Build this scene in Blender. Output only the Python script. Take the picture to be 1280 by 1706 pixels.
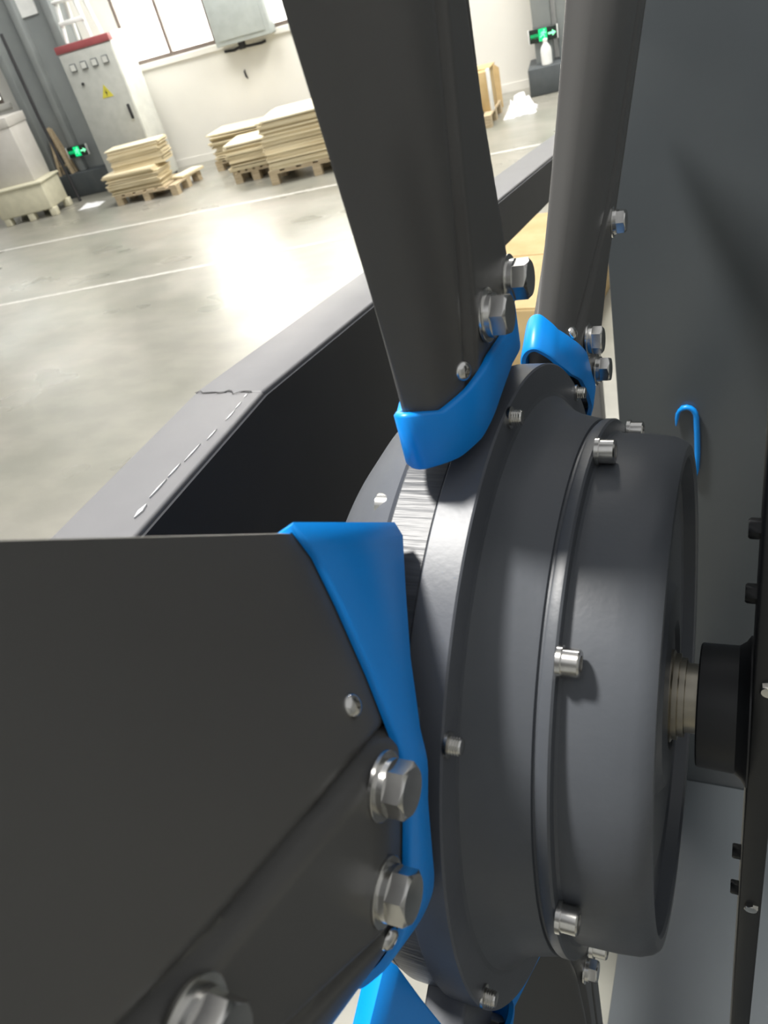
import bpy, math, random
import numpy as np
from mathutils import Matrix, Vector
random.seed(7)
for o in list(bpy.data.objects): bpy.data.objects.remove(o)
S = bpy.context.scene
C = S.collection
HZ = 1.57                      # height of the fan axis above the floor

# ------------------------------------------------------------------ camera
right = Vector((0.90383, 0.35666, -0.23641)); down = Vector((0.04336, -0.62598, -0.77863)); fwd = Vector((-0.42569, 0.6935, -0.58125))
CAM = Vector((0.02608, -0.34760, 0.42638 + HZ))
cd = bpy.data.cameras.new('camera'); cam = bpy.data.objects.new('camera', cd); C.objects.link(cam)
cd.sensor_fit = 'HORIZONTAL'; cd.sensor_width = 36.0; cd.lens = 1283.26 / 1280 * 36.0
cd.clip_start = 0.02; cd.clip_end = 100
cd.dof.use_dof = True; cd.dof.focus_distance = 0.58; cd.dof.aperture_fstop = 22
m = Matrix.Identity(4)
for i in range(3):
    m[i][0] = right[i]; m[i][1] = -down[i]; m[i][2] = -fwd[i]; m[i][3] = CAM[i]
cam.matrix_world = m
S.camera = cam
# ------------------------------------------------------------------ light
W = bpy.data.worlds.new('world'); S.world = W; W.use_nodes = True
bg = W.node_tree.nodes['Background']; bg.inputs[0].default_value = (0.97, 0.985, 1.0, 1); bg.inputs[1].default_value = 0.62
def area(name, loc, size, power, col=(1, 0.97, 0.92), target=(0, 0, 1.2)):
    l = bpy.data.lights.new(name, 'AREA'); l.shape = 'DISK'; l.size = size; l.energy = power; l.color = col
    o = bpy.data.objects.new(name, l); C.objects.link(o); o.location = loc
    o.rotation_euler = (Vector(target) - Vector(loc)).to_track_quat('-Z', 'Y').to_euler()
    return o
area('high_bay_light', (-2.0, 0.2, 6.4), 0.7, 560)
area('high_bay_light', (-6.0, 7.6, 6.0), 3.2, 330, target=(-6.3, 8.6, 0))
area('high_bay_light', (-1.2, 8.6, 6.0), 2.6, 520, target=(-1.4, 9.4, 0))
area('facade_sun_standin', (-2.95, 12.4, 5.2), 2.4, 2000, col=(1, 0.95, 0.86), target=(-4.2, 14.0, 1.6))  # added disk lamp aimed at the facade in place of the sun
area('facade_sun_standin', (-8.2, 11.45, 5.2), 2.4, 5200, col=(0.93, 0.97, 1.0), target=(-8.6, 13.2, 1.6))  # second added lamp, brightens the left part of the facade
vs = S.view_settings
vs.view_transform = 'Standard'; vs.look = 'None'; vs.exposure = 0.0; vs.gamma = 1.0; vs.use_curve_mapping = False

# ------------------------------------------------------------------ helpers
def mat(name, col, rough=0.5, metal=0.0, col2=None, scale=8.0, stretch=(1, 1, 1), bump=0.0, bscale=60.0, emit=None, estr=0.0, spec=0.5, detail=4.0, contrast=(0.35, 0.65), coat=0.0):
    mt = bpy.data.materials.new(name); mt.use_nodes = True
    nt = mt.node_tree; b = nt.nodes['Principled BSDF']
    b.inputs['Roughness'].default_value = rough; b.inputs['Metallic'].default_value = metal
    b.inputs['Specular IOR Level'].default_value = spec
    b.inputs['Coat Weight'].default_value = coat
    b.inputs['Base Color'].default_value = (*col, 1)
    tc = nt.nodes.new('ShaderNodeTexCoord'); mp = nt.nodes.new('ShaderNodeMapping')
    mp.inputs['Scale'].default_value = stretch
    nt.links.new(tc.outputs['Object'], mp.inputs['Vector'])
    if col2 is None: col2 = tuple(min(1, c * 1.12 + 0.002) for c in col)
    n = nt.nodes.new('ShaderNodeTexNoise'); n.inputs['Scale'].default_value = scale; n.inputs['Detail'].default_value = detail
    r = nt.nodes.new('ShaderNodeValToRGB'); r.color_ramp.elements[0].position, r.color_ramp.elements[1].position = contrast
    r.color_ramp.elements[0].color = (*col, 1); r.color_ramp.elements[1].color = (*col2, 1)
    nt.links.new(mp.outputs[0], n.inputs['Vector']); nt.links.new(n.outputs['Fac'], r.inputs[0]); nt.links.new(r.outputs[0], b.inputs['Base Color'])
    if bump:
        n2 = nt.nodes.new('ShaderNodeTexNoise'); n2.inputs['Scale'].default_value = bscale; n2.inputs['Detail'].default_value = 3
        nt.links.new(mp.outputs[0], n2.inputs['Vector'])
        bp = nt.nodes.new('ShaderNodeBump'); bp.inputs['Strength'].default_value = bump; bp.inputs['Distance'].default_value = 0.002
        nt.links.new(n2.outputs['Fac'], bp.inputs['Height']); nt.links.new(bp.outputs[0], b.inputs['Normal'])
    if emit:
        b.inputs['Emission Color'].default_value = (*emit, 1); b.inputs['Emission Strength'].default_value = estr
    return mt

M = {}
M['blade'] = mat('blade_paint', (0.094, 0.092, 0.088), 0.33, col2=(0.100, 0.098, 0.094), scale=5)
M['hub'] = mat('hub_paint', (0.085, 0.092, 0.107), 0.42, col2=(0.094, 0.101, 0.116), scale=30, bump=0.04, bscale=300)
M['brushed'] = mat('brushed_hub', (0.055, 0.059, 0.067), 0.42, col2=(0.080, 0.084, 0.092), scale=40, stretch=(0.3, 6, 6), bump=0.3, bscale=60)
M['motor'] = mat('motor_paint', (0.075, 0.082, 0.094), 0.40, col2=(0.083, 0.090, 0.102), scale=22, bump=0.05, bscale=260)
M['black'] = mat('black_paint', (0.012, 0.013, 0.015), 0.45)
M['blue'] = mat('blue_plastic', (0.0, 0.275, 0.86), 0.38, col2=(0.0, 0.285, 0.88), scale=10)
M['chrome'] = mat('zinc_steel', (0.55, 0.54, 0.52), 0.22, 1.0, col2=(0.7, 0.69, 0.66), scale=60)
M['steel'] = mat('turned_steel', (0.5, 0.46, 0.38), 0.3, 1.0)
M['beam'] = mat('frame_paint', (0.14, 0.14, 0.148), 0.5, col2=(0.15, 0.15, 0.157), scale=14)
M['plate'] = mat('plate_shade_paint', (0.014, 0.016, 0.022), 0.6)  # dark tone also carries the shade on the beam's inner side
M['panel'] = mat('panel_paint', (0.074, 0.084, 0.092), 0.30, col2=(0.082, 0.093, 0.101), scale=3)
M['chip_highlight'] = mat('bare_chip_highlight', (0.75, 0.75, 0.75), 0.5)  # bare paint chips, also the painted edge highlight
M['weld'] = mat('weld_crack', (0.02, 0.02, 0.022), 0.6)
M['wall'] = mat('wall_paint', (0.76, 0.745, 0.69), 0.7, col2=(0.79, 0.775, 0.72), scale=1.5)
M['hall'] = mat('hall_wall_paint', (0.30, 0.31, 0.31), 0.7)
M['column'] = mat('column_paint', (0.24, 0.26, 0.26), 0.55, col2=(0.27, 0.29, 0.285), scale=3)
M['plinth'] = mat('plinth_paint', (0.06, 0.07, 0.075), 0.6, col2=(0.08, 0.09, 0.095), scale=6)
M['cabinet'] = mat('cabinet_paint', (0.42, 0.43, 0.40), 0.45)
M['cabside'] = mat('cabinet_side_paint', (0.60, 0.61, 0.57), 0.45)
M['red'] = mat('red_trim', (0.30, 0.075, 0.08), 0.5)
M['yellow'] = mat('warning_yellow', (0.55, 0.5, 0.06), 0.5)
M['white'] = mat('white_plastic', (0.75, 0.76, 0.74), 0.5)
M['greybox'] = mat('grey_box_paint', (0.42, 0.46, 0.45), 0.45)
M['cream'] = mat('cream_plastic', (0.60, 0.57, 0.43), 0.55)
M['carton'] = mat('white_carton', (0.52, 0.50, 0.46), 0.8, col2=(0.56, 0.54, 0.5), scale=6)
M['ply'] = mat('plywood', (0.62, 0.52, 0.33), 0.75, col2=(0.74, 0.65, 0.45), scale=6, stretch=(0.4, 6, 12))
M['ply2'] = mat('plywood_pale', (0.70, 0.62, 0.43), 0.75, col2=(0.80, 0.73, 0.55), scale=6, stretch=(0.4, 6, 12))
M['pallet'] = mat('pallet_wood', (0.42, 0.33, 0.21), 0.8, col2=(0.55, 0.45, 0.30), scale=9, stretch=(1, 8, 8))
M['card'] = mat('cardboard', (0.50, 0.36, 0.17), 0.85, col2=(0.58, 0.43, 0.22), scale=7)
M['frame'] = mat('window_frame', (0.16, 0.13, 0.11), 0.5)
M['film'] = mat('white_film', (0.85, 0.85, 0.86), 0.3, bump=0.6, bscale=20)
M['green'] = mat('sign_green', (0.0, 0.3, 0.08), 0.5, emit=(0.0, 0.62, 0.2), estr=1.2)
M['greenlit'] = mat('sign_bright', (0.2, 0.8, 0.4), 0.5, emit=(0.25, 1.0, 0.5), estr=1.2)
M['signdark'] = mat('sign_dark', (0.012, 0.02, 0.016), 0.3)
M['line'] = mat('floor_line_paint', (0.60, 0.59, 0.55), 0.4, col2=(0.46, 0.45, 0.41), scale=14)
M['dark'] = mat('dark_rubber', (0.02, 0.02, 0.022), 0.6)
M['meter'] = mat('meter_face', (0.55, 0.56, 0.53), 0.4)

def floor_material():
    mt = bpy.data.materials.new('polished_concrete'); mt.use_nodes = True; nt = mt.node_tree; b = nt.nodes['Principled BSDF']
    tc = nt.nodes.new('ShaderNodeTexCoord')
    def noise(scale, detail, st=(1, 1, 1), rot=0.0):
        mp = nt.nodes.new('ShaderNodeMapping'); mp.inputs['Scale'].default_value = st; mp.inputs['Rotation'].default_value = (0, 0, rot)
        n = nt.nodes.new('ShaderNodeTexNoise'); n.inputs['Scale'].default_value = scale; n.inputs['Detail'].default_value = detail
        nt.links.new(tc.outputs['Object'], mp.inputs[0]); nt.links.new(mp.outputs[0], n.inputs['Vector']); return n
    a = noise(0.9, 5); r = nt.nodes.new('ShaderNodeValToRGB')
    r.color_ramp.elements[0].position = 0.30; r.color_ramp.elements[1].position = 0.72
    r.color_ramp.elements[0].color = (0.235, 0.235, 0.195, 1); r.color_ramp.elements[1].color = (0.325, 0.308, 0.27, 1)
    nt.links.new(a.outputs['Fac'], r.inputs[0])
    s1 = noise(3.2, 8, (0.8, 1.6, 1), 0.2); r1 = nt.nodes.new('ShaderNodeValToRGB')
    r1.color_ramp.elements[0].position = 0.40; r1.color_ramp.elements[1].position = 0.62
    r1.color_ramp.elements[0].color = (0.90, 0.91, 0.91, 1); r1.color_ramp.elements[1].color = (1.04, 1.04, 1.04, 1)
    nt.links.new(s1.outputs['Fac'], r1.inputs[0])
    mx = nt.nodes.new('ShaderNodeMix'); mx.data_type = 'RGBA'; mx.blend_type = 'MULTIPLY'; mx.inputs[0].default_value = 1.0
    nt.links.new(r.outputs[0], mx.inputs[6]); nt.links.new(r1.outputs[0], mx.inputs[7]); nt.links.new(mx.outputs[2], b.inputs['Base Color'])
    s2 = noise(1.1, 2.5, (1, 1.6, 1), 0.9); r2 = nt.nodes.new('ShaderNodeMapRange')
    r2.inputs[1].default_value = 0.3; r2.inputs[2].default_value = 0.7; r2.inputs[3].default_value = 0.25; r2.inputs[4].default_value = 0.40
    nt.links.new(s2.outputs['Fac'], r2.inputs[0]); nt.links.new(r2.outputs[0], b.inputs['Roughness'])
    bp = nt.nodes.new('ShaderNodeBump'); bp.inputs['Strength'].default_value = 0.012; bp.inputs['Distance'].default_value = 0.01
    s3 = noise(9, 4, (1, 4, 1), 0.5); nt.links.new(s3.outputs['Fac'], bp.inputs['Height']); nt.links.new(bp.outputs[0], b.inputs['Normal'])
    b.inputs['Specular IOR Level'].default_value = 0.65
    return mt
M['floor'] = floor_material()

def mesh(name, v, f, angle=32):
    me = bpy.data.meshes.new(name); me.from_pydata([tuple(map(float, p)) for p in v], [], f); me.update()
    me.polygons.foreach_set('use_smooth', [True] * len(me.polygons)); me.set_sharp_from_angle(angle=math.radians(angle))
    return me
def place(o, parent):
    C.objects.link(o)
    if parent is not None: o.parent = parent
    return o
def new(name, me, material, parent=None, loc=(0, 0, 0), rot=(0, 0, 0)):
    if not me.materials: me.materials.append(M[material])
    o = bpy.data.objects.new(name, me); o.location = loc; o.rotation_euler = rot
    return place(o, parent)
def tag(o, label=None, cat=None, group=None, kind=None):
    if label: o['label'] = label
    if cat: o['category'] = cat
    if group: o['group'] = group
    if kind: o['kind'] = kind
    return o
def empty(name, loc, rz=0.0):
    o = bpy.data.objects.new(name, None); o.location = loc; o.rotation_euler = (0, 0, rz); o.empty_display_size = 0.1
    C.objects.link(o); return o
def boxm(name, x0, x1, y0, y1, z0, z1, bev=0.0):
    """box, optionally with chamfered edges"""
    if bev <= 0:
        v = [(x, y, z) for x in (x0, x1) for y in (y0, y1) for z in (z0, z1)]
        f = [(0, 1, 3, 2), (4, 6, 7, 5), (0, 4, 5, 1), (2, 3, 7, 6), (0, 2, 6, 4), (1, 5, 7, 3)]
        return mesh(name, v, f, 30)
    import bmesh
    bm = bmesh.new(); bmesh.ops.create_cube(bm, size=1)
    for p in bm.verts: p.co = Vector(((x0 + x1) / 2 + p.co.x * (x1 - x0), (y0 + y1) / 2 + p.co.y * (y1 - y0), (z0 + z1) / 2 + p.co.z * (z1 - z0)))
    bmesh.ops.bevel(bm, geom=bm.edges[:], offset=bev, segments=2, affect='EDGES', profile=0.5)
    me = bpy.data.meshes.new(name); bm.to_mesh(me); bm.free()
    me.polygons.foreach_set('use_smooth', [True] * len(me.polygons)); me.set_sharp_from_angle(angle=math.radians(50))
    return me
def lathe(name, prof, axis='X', n=96, angle=32):
    """prof: list of (axial, radius); closed with end fans where radius is 0"""
    v, f = [], []
    for (a, r) in prof:
        for k in range(n):
            t = 2 * math.pi * k / n
            c, s = r * math.cos(t), r * math.sin(t)
            v.append((a, c, s) if axis == 'X' else (c, s, a))
    for i in range(len(prof) - 1):
        for k in range(n):
            k2 = (k + 1) % n
            q = (i * n + k, i * n + k2, (i + 1) * n + k2, (i + 1) * n + k)
            f.append(q if axis == 'Z' else q[::-1] if False else q)
    f.append(tuple(range(n))[::-1]); f.append(tuple(range((len(prof) - 1) * n, len(prof) * n)))
    me = mesh(name, v, f, angle)
    import bmesh
    bm = bmesh.new(); bm.from_mesh(me); bmesh.ops.recalc_face_normals(bm, faces=bm.faces[:]); bm.to_mesh(me); bm.free()
    me.set_sharp_from_angle(angle=math.radians(angle))
    return me
def prism(name, poly, h0, h1, axis='Z'):
    """extrude a 2-D polygon along an axis"""
    n = len(poly)
    def P(a, b, h): return (a, b, h) if axis == 'Z' else (h, a, b) if axis == 'X' else (a, h, b)
    v = [P(a, b, h0) for a, b in poly] + [P(a, b, h1) for a, b in poly]
    f = [tuple(range(n))[::-1], tuple(range(n, 2 * n))] + [(i, (i + 1) % n, n + (i + 1) % n, n + i) for i in range(n)]
    me = mesh(name, v, f, 30)
    import bmesh
    bm = bmesh.new(); bm.from_mesh(me); bmesh.ops.recalc_face_normals(bm, faces=bm.faces[:]); bm.to_mesh(me); bm.free()
    return me
def tube(name, pts, rad, n=10, caps=True):
    pts = [Vector(p) for p in pts]; v, f = [], []
    ref = Vector((0.3, 0.5, 0.81)).normalized()
    for i, p in enumerate(pts):
        d = (pts[min(i + 1, len(pts) - 1)] - pts[max(i - 1, 0)]).normalized()
        a = d.cross(ref).normalized(); b = d.cross(a)
        r = rad[i] if isinstance(rad, (list, tuple)) else rad
        for k in range(n):
            t = 2 * math.pi * k / n; v.append(p + a * r * math.cos(t) + b * r * math.sin(t))
    for i in range(len(pts) - 1):
        for k in range(n):
            f.append((i * n + k, i * n + (k + 1) % n, (i + 1) * n + (k + 1) % n, (i + 1) * n + k))
    if caps: f += [tuple(range(n))[::-1], tuple(range((len(pts) - 1) * n, len(pts) * n))]
    return mesh(name, v, f, 40)

# ------------------------------------------------------------------ room frame (u along the back wall, n towards the camera)
A10 = math.radians(10)
def room(U, N, Z=0.0): return Vector((U * math.cos(A10) + N * math.sin(A10), U * math.sin(A10) - N * math.cos(A10), Z))
# an object with rotation A10 has local x = along wall, local y = away from the camera (-n)
NW = -11.2                                    # back wall plane

fl = new('floor', boxm('floor', -16, 9, -5, 15, -0.2, 0.0), 'floor'); tag(fl, kind='structure')
for (a, b, w) in (((-9.5, 4.47), (0.8, 6.66), 0.055), ((-11.5, 6.55), (1.5, 8.4), 0.06)):
    a, b = Vector((*a, 0)), Vector((*b, 0)); d = (b - a); L = d.length
    o = new('floor_line', boxm('floor_line', 0, L, -w / 2, w / 2, 0.0, 0.0015), 'line', fl, a, (0, 0, math.atan2(d.y, d.x)))

# back wall with a window opening
WINS = ((-11.5, -8.56, (-10.5, -9.5)), (-6.30, -3.55, (-5.68, -4.99, -4.3)))
WZ0, WZ1 = 1.40, 3.85
wall = tag(empty('wall_back', room(0, NW), A10), kind='structure')
def wallbox(name, u0, u1, z0, z1, y0=0.0, y1=0.25, material='wall', parent=wall): return new(name, boxm(name, u0, u1, y0, y1, z0, z1), material, parent)
gl = bpy.data.materials.new('window_glass'); gl.use_nodes = True
g = gl.node_tree.nodes['Principled BSDF']; g.inputs['Transmission Weight'].default_value = 1; g.inputs['Roughness'].default_value = 0.0; g.inputs['IOR'].default_value = 1.1
M['glass'] = gl
wallbox('wall_surface', -14, 6, 0, WZ0); wallbox('wall_surface', -14, 6, WZ1, 6)
wallbox('wall_surface', -14, WINS[0][0], WZ0, WZ1); wallbox('wall_surface', WINS[0][1], WINS[1][0], WZ0, WZ1); wallbox('wall_surface', WINS[1][1], 6, WZ0, WZ1)
wallbox('skirting', -14, 6, 0, 0.1, -0.012, 0.0, 'wall')
for i, (WU0, WU1, ms) in enumerate(WINS):
    wallbox('sill_ledge', WU0 - 0.05, WU1 + 0.1, WZ0 - 0.075, WZ0 - 0.01, -0.035, 0.0)
    win = tag(empty('window_%d' % (2 - i), room(0, NW), A10), kind='structure')
    wallbox('frame_rail', WU0, WU1, WZ0, WZ0 + 0.05, 0.02, 0.09, 'frame', win)
    wallbox('frame_rail', WU0, WU1, WZ1 - 0.05, WZ1, 0.02, 0.09, 'frame', win)
    edges = [WU0] + list(ms) + [WU1 - 0.045]
    for uu in edges: wallbox('frame_post', uu, uu + 0.045, WZ0, WZ1, 0.015, 0.095, 'frame', win)
    for u0, u1 in zip(edges[:-1], edges[1:]): wallbox('pane', u0 + 0.045, u1, WZ0 + 0.05, WZ1 - 0.05, 0.05, 0.055, 'glass', win)
for nm, bx in (('wall_front', (-14, 7.25, -4.9, -4.65)), ('wall_right', (7.0, 7.25, -4.65, 13)), ('wall_left', (-14.25, -14.0, -4.9, 13))):
    tag(new(nm, boxm(nm, *bx, 0, 6.0), 'hall', None), kind='structure')
# sunlit yard behind the window
M['yard'] = mat('sunlit_render', (0.82, 0.70, 0.62), 0.8, col2=(0.84, 0.74, 0.66), scale=1)
M['yardw'] = mat('sunlit_white', (0.88, 0.87, 0.80), 0.8)
yd = tag(empty('outdoor_building', room(0, NW - 2.6), A10), 'sunlit cream and pink building seen through the window', 'building')
wallbox('facade', -16.0, -7.05, 0, 7, 0, 0.3, 'yardw', yd); wallbox('facade', -7.05, -5.75, 0, 7, 0, 0.3, 'yard', yd); wallbox('facade', -5.75, -3.0, 0, 7, 0.1, 0.4, 'yardw', yd)

# ------------------------------------------------------------------ the fan
fan = tag(empty('industrial_fan', (0, 0, 0)), 'large dark grey industrial fan with blue blade collars and round motor hub', 'fan')
TH2 = math.radians(4.848)
lerp = lambda xs, ys, t: float(np.interp(t, xs, ys))
def hwL(r): return lerp([0.2, 0.25, 0.40, 0.47], [0.052, 0.046, 0.021, 0.014], r)
def hwT(r): return lerp([0.2, 0.26, 0.385, 0.47], [0.042, 0.0345, 0.017, 0.012], r)
LE, TE = -0.088, 0.120
def tmap(t, r):
    """the chord widens slowly towards the tip"""
    if t < -0.05: return -0.05 + (t + 0.05) * (-(0.0665 + 0.065 * r) + 0.05) / (LE + 0.05)
    if t > 0.03: return 0.03 + (t - 0.03) * ((0.0965 + 0.08 * r) - 0.03) / (TE - 0.03)
    return t
def arch(t): return -0.0975 - 7.0 * max(0, -t - 0.028) ** 2 if t < 0 else -0.0975 - 0.345 * (math.sqrt(max(0, t - 0.014) ** 2 + 0.008 ** 2) - 0.008 if t > 0.014 else 0)
def bot(s): return lerp([0, 0.14, 0.32, 0.57, 0.8, 1.0], [-0.126, -0.1305, -0.1365, -0.1405, -0.1395, -0.1365], s)
def nose(t):
    d = min(1, max(0, (t - LE) / 0.012)); return math.sqrt(d * (2 - d))
def top_x(t, r, detail=True):
    a = tmap(t, r); x = arch(a); xn = arch(tmap(LE, r)) - 0.0035
    if detail:
        l, h = -hwL(r), hwT(r)
        if l < a < h: x = max(x, lerp([0.254, 0.264], [-0.0978, -0.0962], r))
        for c in (l, h): x -= 0.0044 * math.exp(-((a - c) / 0.0032) ** 2)
    return xn + (x - xn) * nose(t)
def bot_x(t, r):
    xn = arch(tmap(LE, r)) - 0.0035; s = (t - LE) / (TE - LE)
    return xn + (min(bot(s), xn - 0.001) - xn) * nose(t)
RIN_T, RIN_R = [-0.088, -0.07, -0.05, -0.03, 0, 0.03, 0.06, 0.09, 0.12], [0.212, 0.210, 0.212, 0.221, 0.228, 0.229, 0.219, 0.204, 0.188]
ROUT_T, ROUT_R = [-0.088, -0.075, -0.055, -0.03, 0, 0.03, 0.06, 0.09, 0.11, 0.12], [0.243, 0.238, 0.241, 0.2475, 0.2475, 0.2505, 0.256, 0.264, 0.271, 0.279]
rin = lambda t: lerp(RIN_T, RIN_R, t)
rout = lambda t: lerp(ROUT_T, ROUT_R, t)
def tlist(n):
    e = LE + (TE - LE) * np.linspace(0, 1, n)
    extra = LE + 0.012 * np.linspace(0, 1, 9) ** 2
    return sorted(set(np.round(np.concatenate([e[e > LE + 0.0125], extra]), 6)))
def blade_mesh():
    T = tlist(130); n = len(T)
    S_ = np.concatenate([np.linspace(0, 0.34, 26), np.linspace(0.40, 1, 8)])
    RT = 0.93; v, f = [], []
    for s in S_:
        for t in T:
            r0 = rin(t) + 0.012; r = r0 + (RT - r0) * s; v.append((top_x(t, r), tmap(t, r), r))
        for t in T[::-1]:
            r0 = rin(t) + 0.012; r = r0 + (RT - r0) * s; v.append((bot_x(t, r), tmap(t, r), r))
    P = 2 * n
    for i in range(len(S_) - 1):
        for k in range(P):
            f.append((i * P + k, (i + 1) * P + k, (i + 1) * P + (k + 1) % P, i * P + (k + 1) % P))
    for base, flip in ((0, False), ((len(S_) - 1) * P, True)):
        for k in range(n - 1):
            q = (base + k, base + k + 1, base + P - 2 - k, base + P - 1 - k); f.append(q[::-1] if flip else q)
    return mesh('blade', v, f, 40)
def offset_loop(d, rf):
    T = tlist(64)
    pts = [(top_x(t, rf(t), False), tmap(t, rf(t)), t) for t in T] + [(bot_x(t, rf(t)), tmap(t, rf(t)), t) for t in T[::-1]][1:-1]
    n = len(pts); out = []
    for i in range(n):
        a, b = np.array(pts[i - 1][:2]), np.array(pts[(i + 1) % n][:2]); tg = b - a; tg /= max(1e-9, np.linalg.norm(tg))
        nr = np.array([tg[1], -tg[0]])                     # outward
        out.append((pts[i][0] + nr[0] * d, pts[i][1] + nr[1] * d, pts[i][2]))
    return out
def cap_mesh():
    rings = []
    for d, side, dr in ((0.0006, 'o', 0.0), (0.0032, 'o', 0.0), (0.0044, 'o', -0.0014), (0.0046, 'i', 0.0016), (0.0036, 'i', 0.0), (0.0006, 'i', 0.0)):
        rf = rout if side == 'o' else rin
        rings.append([(x, t, rf(t0) + dr) for x, t, t0 in offset_loop(d, rf)])
    n = len(rings[0]); v = [p for r in rings for p in r]; f = []
    for i in range(len(rings)):
        j = (i + 1) % len(rings)
        for k in range(n): f.append((i * n + k, i * n + (k + 1) % n, j * n + (k + 1) % n, j * n + k))
    me = mesh('root_cap', v, f, 50)
    import bmesh
    bm = bmesh.new(); bm.from_mesh(me); bmesh.ops.recalc_face_normals(bm, faces=bm.faces[:]); bm.to_mesh(me); bm.free()
    return me
def hexhead(name, R=0.0110, h=0.0080):
    """hex bolt head with chamfered corners, axis +x"""
    v, f = [], []; k = 6
    for x, s in ((0, 1.0), (h * 0.82, 1.0)):
        for i in range(k): a = math.pi / 3 * i + 0.28; v.append((x, R * s * math.cos(a), R * s * math.sin(a)))
    for x, R2 in ((h, R * 0.84), (h * 0.985, R * 0.6)):
        for i in range(24):
            a = math.pi / 12 * i + 0.28; v.append((x, R2 * math.cos(a), R2 * math.sin(a)))
    for i in range(k): f.append((i, (i + 1) % k, k + (i + 1) % k, k + i))
    for i in range(k):
        for j in range(4):
            f.append((12 + (i * 4 + j) % 24, 12 + (i * 4 + j + 1) % 24, 6 + (i if j < 2 else (i + 1) % 6)))
        f.append((6 + i, 6 + (i + 1) % 6, 12 + (i * 4 + 2) % 24))
    for i in range(24): f.append((12 + i, 12 + (i + 1) % 24, 36 + (i + 1) % 24, 36 + i))
    f.append(tuple(range(36, 60))); f.append(tuple(range(6))[::-1])
    me = mesh(name, v, f, 20)
    import bmesh
    bm = bmesh.new(); bm.from_mesh(me); bmesh.ops.recalc_face_normals(bm, faces=bm.faces[:]); bm.to_mesh(me); bm.free()
    me.set_sharp_from_angle(angle=math.radians(20))
    return me
WASH = lathe('washer', [(0, 0.0136), (0.0014, 0.0136), (0.0016, 0.0133), (0.0016, 0.0112), (0.0046, 0.0110), (0.0046, 0.005)], n=40, angle=25)
WASH.materials.append(M['chrome'])
HEX = hexhead('bolt'); HEX.materials.append(M['chrome'])
SCR = lathe('screw', [(0, 0.0052), (0.001, 0.0052), (0.0026, 0.0044), (0.0036, 0.0030), (0.0038, 0.0016), (0.0022, 0.0013), (0.0022, 0.0003)], n=24, angle=40)
SCR.materials.append(M['chrome'])
BL = blade_mesh(); CAPM = cap_mesh(); BL.materials.append(M['blade']); CAPM.materials.append(M['blue'])
ARM = boxm('blade_arm', -0.131, -0.106, -0.033, 0.033, 0.195, 0.42, 0.002); ARM.materials.append(M['hub'])
blades = []
for k in range(6):
    th = TH2 + (k - 1) * math.pi / 3            # k=0 comes towards the camera, k=1 up, k=2 up and away
    b = bpy.data.objects.new('blade', BL); b.location = (0, 0, HZ); b.rotation_euler = (-th, 0, 0); place(b, fan); blades.append(b)
    c = place(bpy.data.objects.new('root_cap', CAPM), b); c['label'] = 'bright blue plastic collar'
    place(bpy.data.objects.new('blade_arm', ARM), b)
    for i, (t, r) in enumerate(((-0.0221, 0.2655), (0.0221, 0.2685), (0.0035, (0.382, 0.424, 0.418, 0.4, 0.4, 0.4)[k]))):
        x = -0.0964
        w_ = place(bpy.data.objects.new('washer', WASH), b); w_.location = (x, t, r)
        h_ = place(bpy.data.objects.new('bolt', HEX), b); h_.location = (x + 0.0046, t, r); h_.rotation_euler = (0.35 * i + 0.5 * k, 0, 0)
    for t, r in ((-0.0525, 0.2495), (0.0525, 0.272)):
        s_ = place(bpy.data.objects.new('screw', SCR), b); s_.location = (arch(t) - 0.0006, t, r)
        sl = (arch(t + 0.003) - arch(t - 0.003)) / 0.006
        s_.rotation_euler = (0, 0, -math.atan(sl))

def fanpart(name, me, material, parent=fan): 
    o = new(name, me, material, parent); o.location = (0, 0, HZ) if parent is fan else (0, 0, 0); return o
flange = fanpart('hub_flange', lathe('hub_flange', [(-0.1148, 0.10), (-0.1148, 0.2088), (-0.1138, 0.2100), (-0.0952, 0.2100), (-0.0942, 0.2090), (-0.0942, 0.10)], n=160), 'hub')
fanpart('hub_band', lathe('hub_band', [(-0.1390, 0.10), (-0.1390, 0.2060), (-0.1380, 0.2068), (-0.1164, 0.2068), (-0.1154, 0.2060), (-0.1154, 0.2045), (-0.1146, 0.2045), (-0.1146, 0.10)], n=160), 'brushed')
cover = fanpart('hub_cover', lathe('hub_cover', [(-0.222, 0.002), (-0.220, 0.08), (-0.214, 0.115), (-0.204, 0.142), (-0.190, 0.165), (-0.174, 0.184), (-0.160, 0.196), (-0.150, 0.2025), (-0.1412, 0.2055), (-0.1398, 0.2045), (-0.1398, 0.10)], n=160), 'hub')
motor = fanpart('motor_housing', lathe('motor_housing', [(-0.0944, 0.10), (-0.0944, 0.192), (-0.0935, 0.1885), (-0.0905, 0.1855), (-0.0850, 0.1805), (-0.0780, 0.1770), (-0.0650, 0.1738), (-0.0625, 0.1730), (-0.0620, 0.1712), (-0.0606, 0.1712), (-0.0601, 0.1728), (-0.0590, 0.1733), (-0.0545, 0.1733), (-0.0533, 0.1722), (-0.0530, 0.1655), (-0.0515, 0.1640), (-0.0300, 0.1632), (-0.0180, 0.1618), (-0.0115, 0.1592), (-0.0082, 0.1562), (-0.0078, 0.1545), (-0.0080, 0.1500), (-0.0095, 0.1485), (-0.0180, 0.1470), (-0.0195, 0.1440), (-0.0195, 0.1200), (-0.0175, 0.1180), (-0.0175, 0.0700), (-0.0130, 0.0640), (-0.0120, 0.0420), (-0.0150, 0.0400), (-0.0150, 0.01)], n=160, angle=28), 'motor')
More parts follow.
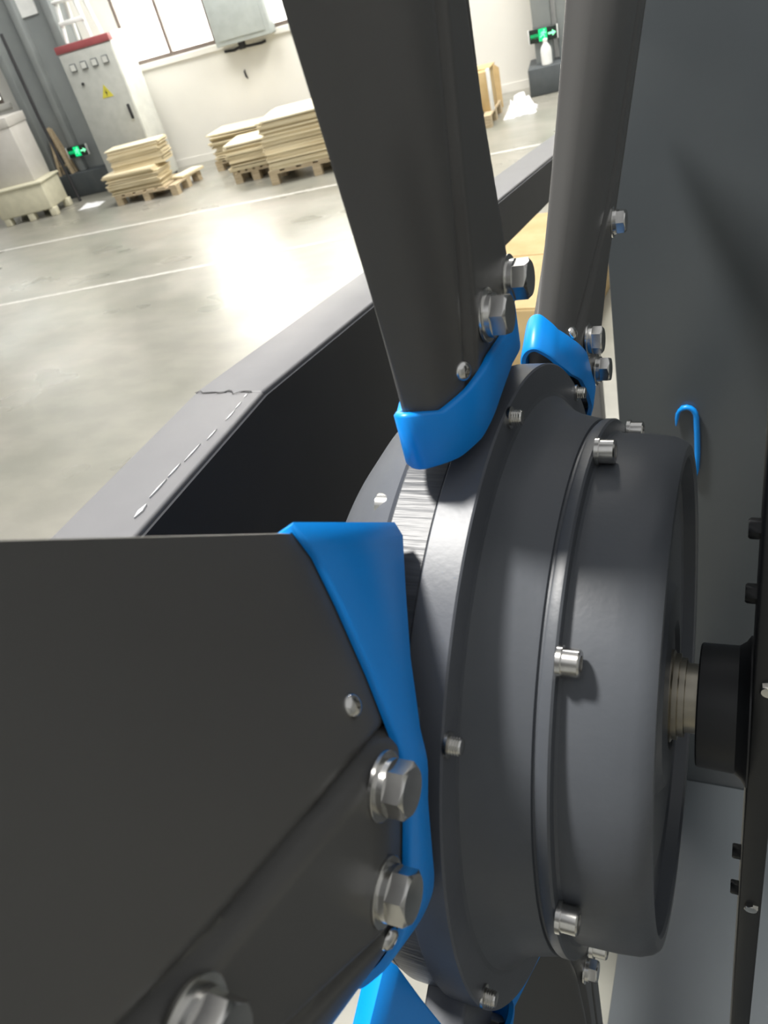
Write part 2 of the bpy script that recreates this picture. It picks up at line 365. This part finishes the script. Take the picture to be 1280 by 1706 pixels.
SOCK = lathe('socket_screw', [(-0.001, 0.0070), (0.0068, 0.0070), (0.0076, 0.0062), (0.0076, 0.0040), (0.0040, 0.0038), (0.0040, 0.0002)], n=24, angle=30); SOCK.materials.append(M['chrome'])
SPW = lathe('spring_washer', [(0, 0.0082), (0.0024, 0.0082), (0.0024, 0.004)], n=24, angle=30); SPW.materials.append(M['chrome'])
for i in range(8):
    an = math.radians(7 - 45 * i + (0 if i < 2 else -3))
    for me, x in ((SPW, -0.0530), (SOCK, -0.0496)):
        o = place(bpy.data.objects.new(me.name, me), motor); o.location = (x, 0.1712 * math.sin(an), 0.1712 * math.cos(an))
STUD = lathe('flange_stud', [(0, 0.0062), (0.0015, 0.0062), (0.0017, 0.0042)] + [q for j in range(4) for q in ((0.0022 + j * 0.0013, 0.0046), (0.0028 + j * 0.0013, 0.0040))] + [(0.0076, 0.0038), (0.0078, 0.0002)], n=16, angle=30); STUD.materials.append(M['chrome'])
for i in range(7):
    an = math.radians(0.8 - 360 / 7 * i)
    o = place(bpy.data.objects.new('flange_stud', STUD), flange); o.location = (-0.0942, 0.2045 * math.sin(an), 0.2045 * math.cos(an))
for i in range(6):
    an = math.radians(-17 - 60 * i)
    o = place(bpy.data.objects.new('socket_screw', SOCK), cover); o.location = (-0.1520, 0.1985 * math.sin(an), 0.1965 * math.cos(an)); o.rotation_euler = (0, 0, 0)
    o.scale = (1.15, 1.0, 1.0)
shaft = new('shaft', lathe('shaft', [(-0.016, 0.0005), (-0.016, 0.030), (-0.0125, 0.030), (-0.0115, 0.028), (-0.0085, 0.028), (-0.0078, 0.0255), (-0.0045, 0.0255), (-0.004, 0.0225), (0.006, 0.0225), (0.006, 0.0005)], n=64, angle=25), 'steel', fan, (0, -0.004, HZ - 0.007))
clampo = new('shaft_clamp', lathe('shaft_clamp', [(0.0035, 0.0215), (0.0035, 0.0385), (0.0045, 0.0395), (0.0260, 0.0400), (0.0300, 0.0430), (0.0325, 0.0470), (0.0335, 0.0470), (0.0335, 0.01)], n=72, angle=30), 'black', fan, (0, -0.006, HZ - 0.009))
post = new('support_post', boxm('support_post', 0.0335, 0.0490, -0.03, 0.03, 0.0225, HZ + 0.34, 0.0015), 'black', fan)
new('base_plate', boxm('base_plate', -0.15, 0.30, -0.22, 0.22, 0.0105, 0.0225, 0.002), 'black', fan)
PB = hexhead('post_bolt', 0.0050, 0.0040); PB.materials.append(M['chrome'])
PBD = hexhead('post_bolt', 0.0058, 0.0062); PBD.materials.append(M['black'])
for z in (0.136, 0.088, -0.191, -0.247):
    o = place(bpy.data.objects.new('post_bolt', PBD), post); o.location = (0.0335, 0.0, HZ + z); o.rotation_euler = (0, 0, math.pi)
for z in (0.044, -0.211):
    o = place(bpy.data.objects.new('post_bolt', PB), post); o.location = (0.042, -0.03, HZ + z); o.rotation_euler = (0, 0, -math.pi / 2)

# ------------------------------------------------------------------ steel frame beam behind the fan
frm = tag(empty('welded_barrier', (-0.55, 0.35, 0)), 'dark grey welded box beam barrier slanting behind the fan hub', 'barrier')
FX = lambda p: (p[0] + 0.55, p[1] - 0.35, p[2])
def beam(name, ya, za, yb, zb, x0=-0.602, x1=-0.500, h=0.104):
    v = []
    for y, z in ((ya, za), (yb, zb)):
        for x, dz in ((x0, 0), (x1, 0), (x1, -h), (x0, -h)): v.append(FX((x, y, z + dz + HZ)))
    import bmesh
    bm = bmesh.new(); vs_ = [bm.verts.new(p) for p in v]
    for q in ((0, 1, 2, 3), (7, 6, 5, 4), (0, 4, 5, 1), (1, 5, 6, 2), (2, 6, 7, 3), (3, 7, 4, 0)): bm.faces.new([vs_[i] for i in q])
    bmesh.ops.recalc_face_normals(bm, faces=bm.faces[:])
    bmesh.ops.bevel(bm, geom=bm.edges[:], offset=0.004, segments=3, affect='EDGES', profile=0.5)
    me = bpy.data.meshes.new(name); bm.to_mesh(me); bm.free()
    me.polygons.foreach_set('use_smooth', [True] * len(me.polygons)); me.set_sharp_from_angle(angle=math.radians(60))
    return new(name, me, 'beam', frm)
b1 = beam('beam', -0.45, 0.0355, 0.328, 0.040)
b2 = beam('beam', 0.324, 0.041, 2.45, -0.219)
def beam_z(y): return 0.0385 if y < 0.326 else 0.0405 - (y - 0.326) * (0.211 / 1.726)
# weld crack across the joint and chipped paint along the near beam, then its painted edge highlight
v = []; f = []; n = 14
for i in range(n + 1):
    x = -0.600 + 0.085 * i / n; y = 0.325 + 0.006 * math.sin(i * 1.7) * random.random(); w = 0.0008 + 0.0011 * random.random()
    for dy in (-w, w): v.append(FX((x, y + dy, HZ + 0.0412)))
for i in range(n): f.append((2 * i, 2 * i + 2, 2 * i + 3, 2 * i + 1))
new('weld_crack', mesh('weld_crack', v, f), 'weld', b1)
for y0, y1, w in ((0.086, 0.108, 0.0028), (0.118, 0.150, 0.0009), (0.153, 0.178, 0.0009), (0.181, 0.215, 0.0008), (0.222, 0.244, 0.0009), (0.262, 0.284, 0.001), (0.288, 0.302, 0.0009), (0.312, 0.320, 0.0012)):
    m_ = (y0 + y1) / 2; xo = -0.519 + 0.004 * math.sin(m_ * 30)
    v = [FX((xo, y0, HZ + 0.0405)), FX((xo + w, m_, HZ + 0.0408)), FX((xo, y1, HZ + 0.0407)), FX((xo - w, m_, HZ + 0.0408))]
    v += [(p[0], p[1], p[2] - 0.003) for p in v]
    new('chip_and_highlight', mesh('chip_and_highlight', v, [(0, 3, 2, 1), (0, 1, 5, 4), (1, 2, 6, 5), (2, 3, 7, 6), (3, 0, 4, 7)], 1), 'chip_highlight', b1)
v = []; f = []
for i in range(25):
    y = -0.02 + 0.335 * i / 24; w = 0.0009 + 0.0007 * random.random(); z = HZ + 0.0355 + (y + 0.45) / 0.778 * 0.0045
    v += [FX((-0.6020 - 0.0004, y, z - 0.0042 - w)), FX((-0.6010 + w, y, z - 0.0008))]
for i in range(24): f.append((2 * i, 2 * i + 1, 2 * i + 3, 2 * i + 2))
new('chip_and_highlight', mesh('chip_and_highlight', v, f), 'chip_highlight', b1)  # bright strip painted as the highlight on the beam's outer top edge
new('side_shade_plate', prism('side_shade_plate', [(y - 0.35, z + HZ) for y, z in ((-0.2, 0.031), (0.326, 0.0345), (1.10, -0.060), (2.44, -0.224), (2.44, -0.320), (1.12, -0.158), (0.95, -0.42), (0.50, -0.46), (-0.2, -0.30))], -0.5005 + 0.55, -0.4960 + 0.55, 'X'), 'plate', frm)  # deep plate, run along the beam as a dark sheet standing in for shade
for y in (0.42, 2.36):
    zt = beam_z(y) - 0.10
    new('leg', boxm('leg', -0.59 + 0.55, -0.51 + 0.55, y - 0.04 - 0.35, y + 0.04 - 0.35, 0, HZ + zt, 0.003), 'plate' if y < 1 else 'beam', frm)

# ------------------------------------------------------------------ big dark panel behind the motor
pan = tag(empty('metal_partition', (0.4, 0.96, 0)), 'tall dark grey painted sheet metal partition standing behind the fan motor', 'partition')
new('sheet', boxm('sheet', -0.603, 0.9, -0.012, 0.012, 0.0, 2.55, 0.002), 'panel', pan)
new('rear_stiffener', boxm('rear_stiffener', -0.56, -0.50, 0.012, 0.05, 0.0, 2.5, 0.002), 'panel', pan)
new('rear_stiffener', boxm('rear_stiffener', 0.80, 0.86, 0.012, 0.05, 0.0, 2.5, 0.002), 'panel', pan)
new('base_sheet', boxm('base_sheet', -0.603, 0.9, -2.1, -0.012, 0.0, 0.010, 0.002), 'panel', pan)
hk = []
for i in range(9):
    a = math.pi * (1 - i / 8); hk.append((-0.0865 + 0.0165 * math.cos(a), 0.925, HZ - 0.380 + 0.022 * math.sin(a)))
hk = [(-0.105, 0.925, HZ - 0.398)] + hk + [(-0.0685, 0.925, HZ - 0.42), (-0.0680, 0.925, HZ - 0.46), (-0.0700, 0.926, HZ - 0.50), (-0.0740, 0.935, HZ - 0.525)]
hk = [(x + 0.005, 0.9432, z - 0.014) for x, y, z in hk]
hook = new('hook', tube('hook', hk, [0.001] + [0.0035] * 3 + [0.005] * 9 + [0.002]), 'blue')
tag(hook, 'thin bright blue plastic hook on the dark partition above the motor', 'hook')

# ------------------------------------------------------------------ things along the back wall
def rbox(name, u0, u1, n0, n1, z0, z1, material, parent, bev=0.0):
    """box in room coordinates relative to a parent standing at parent['_un']"""
    pu, pn = parent['_un']
    return new(name, boxm(name, u0 - pu, u1 - pu, -(n1 - pn), -(n0 - pn), z0, z1, bev), material, parent)
def rthing(name, U, N, label, cat, rz=0.0, group=None, kind=None):
    o = empty(name, room(U, N), A10 + rz); o['_un'] = (U, N); tag(o, label, cat, group, kind); return o
things = []
# columns
cl = rthing('wall_column', -7.35, -10.9, 'grey painted steel column with dark plinth left of the control cabinet', 'column'); things.append(cl)
rbox('flange_plate', -8.02, -7.90, -11.2, -10.72, 0.33, 6, 'column', cl, 0.01)
rbox('web', -7.90, -7.0, -11.2, -10.86, 0.33, 6, 'column', cl)
rbox('flange_plate', -7.52, -7.42, -11.19, -10.74, 0.33, 6, 'column', cl, 0.01)
rbox('flange_plate', -7.0, -6.88, -11.2, -10.72, 0.33, 6, 'column', cl, 0.01)
rbox('plinth', -8.12, -6.82, -11.2, -10.66, 0, 0.33, 'plinth', cl, 0.012)
rbox('notice_plate', -7.42, -7.16, -10.86, -10.84, 2.30, 2.55, 'white', cl)
cr = rthing('wall_column', -0.45, -10.9, 'slim grey wall column with dark plinth right of the upright blade', 'column'); things.append(cr)
rbox('flange_plate', -0.72, -0.50, -11.2, -10.72, 0.31, 6, 'column', cr, 0.01)
rbox('web', -0.50, -0.44, -11.2, -10.95, 0.31, 6, 'white', cr)
rbox('flange_plate', -0.44, -0.32, -11.2, -10.78, 0.31, 6, 'column', cr, 0.01)
rbox('plinth', -0.82, -0.10, -11.2, -10.50, 0, 0.31, 'plinth', cr, 0.012)
# exit signs
def exit_sign(U, N, Z, label, w=0.33, h=0.145):
    t = rthing('exit_sign', U, N, label, 'exit sign', group=None); things.append(t)
    new('sign_box', boxm('sign_box', 0, w, 0, 0.035, Z, Z + h, 0.004), 'signdark', t)
    fp = new('picture_panel', boxm('picture_panel', w * 0.34, w * 0.64, -0.003, 0.001, Z + 0.008, Z + h - 0.006), 'green', t)
    cx, cz = w * 0.49, Z + h * 0.5; k = h / 0.145
    man = [[(0.012, 0.030), (0.004, 0.006)], [(0.004, 0.006), (0.020, -0.012), (0.016, -0.040)], [(0.004, 0.006), (-0.016, -0.010), (-0.034, -0.022)], [(0.012, 0.030), (0.030, 0.014), (0.040, 0.022)], [(0.012, 0.030), (-0.010, 0.026), (-0.022, 0.008)]]
    for j, pl in enumerate(man):
        new('figure_stroke', tube('figure_stroke', [(cx + a * k, -0.004, cz + b * k) for a, b in pl], 0.0055 * k, 6), 'greenlit', fp)
    new('figure_head', lathe('figure_head', [(0, 0.002), (0.002, 0.0095 * k), (0.004, 0.002)], 'Z', 14), 'greenlit', fp, (cx + 0.02 * k, -0.004, cz + 0.046 * k), (math.pi / 2, 0, 0))
    ax = w * 0.68; az = Z + h * 0.5
    new('arrow', prism('arrow', [(ax, az - 0.010), (ax + 0.05, az - 0.010), (ax + 0.05, az - 0.032), (ax + 0.092, az), (ax + 0.05, az + 0.032), (ax + 0.05, az + 0.010), (ax, az + 0.010)], -0.004, 0.001, 'Y'), 'greenlit', t)
    for j in range(4):
        gx = w * 0.045 + j * w * 0.073
        gm = boxm('glyph', 0, w * 0.055, -0.003, 0.001, -0.016, -0.010); new('glyph', gm, 'green', t, (gx, 0, az + 0.014))
        new('glyph', gm, 'green', t, (gx, 0, az + 0.030)); new('glyph', boxm('glyph', w * 0.022, w * 0.034, -0.003, 0.001, -0.03, 0.014), 'green', t, (gx, 0, az + 0.008))
    for x in (-0.012, w): new('end_cap', boxm('end_cap', x, x + 0.012, -0.004, 0.037, Z - 0.002, Z + h + 0.002, 0.002), 'white', t)
    return t
exit_sign(-7.56, -10.705, 0.53, 'small green lit exit sign low on the column beside the cabinet')
exit_sign(-0.77, -10.68, 0.55, 'green lit running man exit sign on the slim column behind a white jug')
# control cabinet
cb = rthing('control_cabinet', -6.35, -10.2, 'tall pale grey electrical control cabinet with red top strip and yellow warning triangle', 'cabinet'); things.append(cb)
rbox('body', -6.74, -5.93, -10.72, -10.22, 0.06, 1.88, 'cabside', cb, 0.006)
rbox('plinth', -6.72, -5.95, -10.70, -10.24, 0.0, 0.06, 'plinth', cb)
rbox('top_strip', -6.745, -5.925, -10.3, -10.195, 1.80, 1.885, 'red', cb, 0.004)
dr = rbox('door', -6.725, -5.945, -10.22, -10.20, 0.09, 1.785, 'cabinet', cb, 0.004)
pu, pn = cb['_un']
def onface(name, me, material, U, Z, parent): 
    o = new(name, me, material, parent, (U - pu, -(-10.20 - pn), Z)); return o
for j in range(4):
    mm = onface('meter', boxm('meter', -0.045, 0.045, -0.018, 0.0, -0.045, 0.045, 0.006), 'plinth', -6.58 + j * 0.165, 1.62, dr)
mf = boxm('meter_face', -0.036, 0.036, -0.022, -0.017, -0.036, 0.036)
for j in range(4): onface('meter_face', mf, 'meter', -6.58 + j * 0.165, 1.62, dr)
onface('key_lock', lathe('key_lock', [(0, 0.018), (0.02, 0.018), (0.02, 0.002)], 'Z', 16), 'dark', -6.54, 1.42, dr).rotation_euler = (math.pi / 2, 0, 0)
wt = onface('warning_triangle', prism('warning_triangle', [(-0.088, -0.07), (0.088, -0.07), (0.0, 0.085)], -0.003, 0.0, 'Y'), 'yellow', -6.26, 1.27, dr)
onface('bolt_symbol', prism('bolt_symbol', [(0.008, 0.04), (-0.018, -0.002), (-0.002, -0.002), (-0.010, -0.045), (0.018, 0.008), (0.002, 0.008)], -0.005, -0.002, 'Y'), 'dark', -6.26, 1.255, dr)
onface('handle', boxm('handle', -0.018, 0.018, -0.022, 0.0, -0.09, 0.09, 0.006), 'dark', -6.02, 0.98, dr)
# stool on the cabinet
st = rthing('plastic_stool', -6.4, -10.45, 'white plastic stool standing on top of the control cabinet', 'stool'); things.append(st)
for du, dn in ((-0.16, -0.13), (0.16, -0.13), (-0.16, 0.13), (0.16, 0.13)):
    new('leg', tube('leg', [(du * 1.15, dn * 1.15, 1.892), (du, dn, 2.1), (du * 0.85, dn * 0.85, 2.33)], [0.022, 0.026, 0.034], 8), 'white', st)
new('seat', boxm('seat', -0.18, 0.18, -0.16, 0.16, 2.32, 2.36, 0.012), 'white', st)
new('cross_band', boxm('cross_band', -0.19, 0.19, -0.165, -0.135, 2.08, 2.13, 0.006), 'white', st)
# wall box and things below the window
wb = rthing('wall_box', -4.45, -11.0, 'pale grey metal switch box on the wall beside the window', 'box'); things.append(wb)
rbox('body', -4.86, -4.06, -11.19, -10.96, 1.36, 2.4, 'greybox', wb, 0.008); rbox('door', -4.80, -4.12, -10.96, -10.945, 1.42, 2.34, 'greybox', wb, 0.004)
rbox('gland', -4.58, -4.50, -11.1, -11.02, 1.27, 1.36, 'dark', wb, 0.006)
ca = new('cable', tube('cable', [room(-4.86, -11.18, 1.285), room(-4.72, -11.17, 1.275), room(-4.60, -11.14, 1.295), room(-4.54, -11.08, 1.30), room(-4.48, -11.12, 1.285), room(-4.30, -11.17, 1.275), room(-4.24, -11.18, 1.285)], 0.018, 8), 'dark'); tag(ca, 'short dark cable under the wall box', 'cable')
hn = new('wall_hook', tube('wall_hook', [room(-4.66, -11.19, 1.02), room(-4.66, -11.16, 1.0), room(-4.65, -11.15, 0.94), room(-4.64, -11.16, 0.91)], [0.006, 0.014, 0.016, 0.008], 8), 'dark'); tag(hn, 'small dark hook fixed to the bare wall below the box', 'hook')
# crate and cartons at far left
crt = rthing('plastic_crate', -7.95, -9.95, 'cream plastic crate with feet on the floor at far left', 'crate', rz=math.radians(6)); things.append(crt)
new('bin', boxm('bin', -0.45, 0.40, -0.25, 0.3, 0.10, 0.48, 0.02), 'cream', crt)
for x in (-0.42, -0.03, 0.33): 
    for y in (-0.24, 0.20): new('foot', boxm('foot', x, x + 0.10, y, y + 0.10, 0.0, 0.11, 0.008), 'cream', crt)
new('rim', boxm('rim', -0.47, 0.42, -0.27, 0.32, 0.45, 0.485, 0.01), 'cream', crt)
cto = rthing('carton', -8.05, -10.0, 'off-white carton standing on the cream crate', 'box', rz=math.radians(4)); things.append(cto)
new('body', boxm('body', -0.42, 0.36, -0.17, 0.30, 0.485, 1.20, 0.006), 'carton', cto); new('lid', boxm('lid', -0.43, 0.37, -0.18, 0.31, 1.19, 1.31, 0.006), 'carton', cto)
new('tape', boxm('tape', -0.05, 0.01, -0.183, -0.178, 0.9, 1.312), 'white', cto)
rod = new('black_pole', tube('black_pole', [room(-7.47, -10.36, 0.0), room(-7.62, -10.50, 1.2), room(-7.72, -10.66, 2.2)], 0.022, 10), 'dark'); tag(rod, 'black pole leaning against the column beside the carton', 'pole')
# wooden trestle leaning on the plinth
tr = rthing('wooden_trestle', -7.74, -10.76, 'small wooden folding trestle standing on the column plinth', 'trestle'); things.append(tr)
for p, q in (((-0.11, -0.05, 0.33), (0.0, -0.02, 0.98)), ((0.12, -0.05, 0.33), (0.02, -0.02, 0.96)), ((-0.11, 0.06, 0.33), (0.0, 0.03, 0.98)), ((0.12, 0.06, 0.33), (0.02, 0.03, 0.96))):
    new('leg', tube('leg', [p, q], [0.030, 0.022], 4), 'pallet', tr)
new('rail', tube('rail', [(-0.09, -0.05, 0.46), (0.10, -0.05, 0.46)], 0.016, 4), 'pallet', tr)
# crumpled film on the floor
def crumple(name, U, N, a, b, h, label, cat, material='film', seed=1, z=0.0):
    rnd = random.Random(seed); n = 9; v = []; f = []
    for i in range(n):
        for j in range(n):
            x = (i / (n - 1) - 0.5); y = (j / (n - 1) - 0.5); e = max(0, 1 - (2 * abs(x)) ** 3) * max(0, 1 - (2 * abs(y)) ** 3)
            v.append((x * a + rnd.uniform(-1, 1) * a * 0.05, y * b + rnd.uniform(-1, 1) * b * 0.05, 0.002 + h * e * rnd.uniform(0.25, 1.0)))
    for i in range(n - 1):
        for j in range(n - 1): f.append((i * n + j, (i + 1) * n + j, (i + 1) * n + j + 1, i * n + j + 1))
    o = new(name, mesh(name, v, f, 20), material, None, room(U, N, z), (0, 0, A10)); tag(o, label, cat); return o
crumple('plastic_film', -6.98, -9.85, 0.34, 0.22, 0.05, 'crumpled clear plastic film on the floor beside the dark plinth', 'film')

# ------------------------------------------------------------------ pallets and plywood
def pallet(U, N, w, d, rz, label, h=0.13, z=0.0):
    p = rthing('pallet', U, N, label, 'pallet', rz=rz, group='wooden pallets'); things.append(p)
    p.location.z = z
    nb = 6; bw = w / nb * 0.72
    for i in range(nb):
        x = -w / 2 + (w - bw) * i / (nb - 1); new('deck_board', boxm('deck_board', x, x + bw, -d / 2, d / 2, h - 0.02, h), 'pallet', p)
    for y in (-d / 2, -0.05, d / 2 - 0.1):
        new('stringer', boxm('stringer', -w / 2, w / 2, y, y + 0.1, h - 0.04, h - 0.0205), 'pallet', p)
        for x in (-w / 2, -0.05, w / 2 - 0.1): new('block', boxm('block', x, x + 0.1, y + 0.003, y + 0.097, 0, h - 0.0405), 'pallet', p)
    return p
def sheets(U, N, w, d, rz, z0, count, thick, label, group, jit=0.02, tilt=0.0, pale=False, seed=3):
    rnd = random.Random(seed); z = z0
    me = {}
    for i in range(count):
        a = rz + rnd.uniform(-1, 1) * jit * 0.9
        ww = w * rnd.uniform(0.95, 1.03); dd = d * rnd.uniform(0.96, 1.02); tt = thick * rnd.uniform(0.7, 1.2)
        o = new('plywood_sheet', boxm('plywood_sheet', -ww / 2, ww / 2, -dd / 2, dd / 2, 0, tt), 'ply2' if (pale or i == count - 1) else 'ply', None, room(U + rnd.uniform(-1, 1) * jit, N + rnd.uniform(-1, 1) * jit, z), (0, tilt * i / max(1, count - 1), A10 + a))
        tag(o, (label.replace('plywood', 'topmost plywood', 1) if i == count - 1 else label.replace('plywood', 'lowest plywood', 1) if i == 0 and count > 4 else label), 'plywood sheet', group); z += tt + 0.0008
    return z
pallet(-5.80, -9.76, 1.0, 0.68, math.radians(-6), 'wooden pallet under the left heap of plywood strips')
z = sheets(-5.98, -9.66, 0.80, 0.38, math.radians(-2), 0.131, 20, 0.0128, 'thin plywood strip in the lower left bundle beside the cabinet', 'lower left plywood bundle', 0.035, seed=2)
z = sheets(-5.88, -9.74, 0.76, 0.30, math.radians(3), z, 20, 0.0128, 'thin plywood strip in the upper left bundle beside the cabinet', 'upper left plywood bundle', 0.014, seed=5)
sheets(-5.35, -9.86, 0.20, 0.44, math.radians(-20), 0.131, 3, 0.012, 'loose plywood offcut lying right of the left bundles', 'loose plywood offcuts', 0.015, seed=8)
pallet(-4.62, -10.52, 0.95, 0.6, math.radians(-3), 'wooden pallet under the low plywood stack by the wall')
sheets(-4.56, -10.5, 1.0, 0.56, math.radians(-2), 0.131, 21, 0.0160, 'plywood sheet in the low stack by the wall', 'low plywood stack by the wall', 0.045, seed=11)
z = sheets(-4.17, -9.55, 0.60, 0.60, math.radians(3), 0.15, 20, 0.0148, 'plywood sheet in the short stack left of the tallest one', 'short middle plywood stack', 0.03, seed=12)
pallet(-4.17, -9.55, 0.58, 0.58, math.radians(2), 'wooden pallet under the short plywood stack', h=0.149)
pallet(-3.22, -9.20, 1.18, 0.80, math.radians(3), 'wooden pallet with thick blocks under the tallest plywood stack', h=0.16)
sheets(-3.20, -9.20, 1.15, 0.80, math.radians(4), 0.161, 34, 0.0155, 'plywood sheet in the tallest stack beside the upright blade', 'tallest plywood stack', 0.022, seed=13)

# ------------------------------------------------------------------ right-hand background between the two upright blades
jg = rthing('plastic_jug', -0.60, -10.75, 'white plastic jug on the dark plinth in front of the exit sign', 'jug'); things.append(jg)
jg.location = room(-0.585, -10.585, 0.31)
new('bottle', lathe('bottle', [(0, 0.002), (0, 0.058), (0.01, 0.065), (0.15, 0.065), (0.19, 0.055), (0.23, 0.03), (0.245, 0.024), (0.25, 0.024)], 'Z', 28), 'white', jg)
new('cap', lathe('cap', [(0.25, 0.002), (0.25, 0.027), (0.275, 0.027), (0.28, 0.022), (0.28, 0.002)], 'Z', 24), 'white', jg)
cbx = rthing('cardboard_box', -1.42, -9.75, 'brown cardboard box with a white foam edge on a pallet', 'box', rz=math.radians(-6)); things.append(cbx)
new('body', boxm('body', -0.34, 0.22, -0.15, 0.25, 0.131, 0.54, 0.004), 'card', cbx)
new('foam_edge', boxm('foam_edge', 0.222, 0.255, -0.16, -0.09, 0.131, 0.56, 0.004), 'white', cbx)
new('flap', boxm('flap', -0.30, 0.24, -0.02, 0.30, 0.542, 0.552), 'card', cbx)
pallet(-1.60, -9.75, 0.86, 0.75, math.radians(-5), 'wooden pallet under the cardboard box beside the upright blade')
stk = rthing('cardboard_bundle', -1.42, -10.35, 'rolled bundle of brown cardboard behind the box by the wall', 'cardboard'); things.append(stk)
for j in range(5): new('sheet', boxm('sheet', -0.3, 0.28 - 0.02 * j, -0.1 + 0.03 * j, -0.085 + 0.03 * j, 0.0, 0.44 + 0.015 * j), 'card', stk, (0, 0, 0), (math.radians(-8), 0, 0))
crumple('plastic_sheet', -0.90, -9.82, 0.36, 0.46, 0.22, 'heap of crumpled white plastic sheeting beside the cardboard box', 'plastic sheet', seed=4)
tb = rthing('cardboard_carton', -0.75, -3.95, 'plain tan cardboard carton seen between the two upright blades', 'box', rz=math.radians(-14)); things.append(tb)
new('body', boxm('body', -0.36, 0.60, -0.62, 0.75, 0.0, 0.42, 0.006), 'card', tb)
new('flap', boxm('flap', -0.35, 0.59, -0.61, 0.06, 0.42, 0.428), 'card', tb)
new('flap', boxm('flap', -0.35, 0.59, 0.07, 0.74, 0.42, 0.428), 'card', tb)
for t in things:
    if '_un' in t: del t['_un']
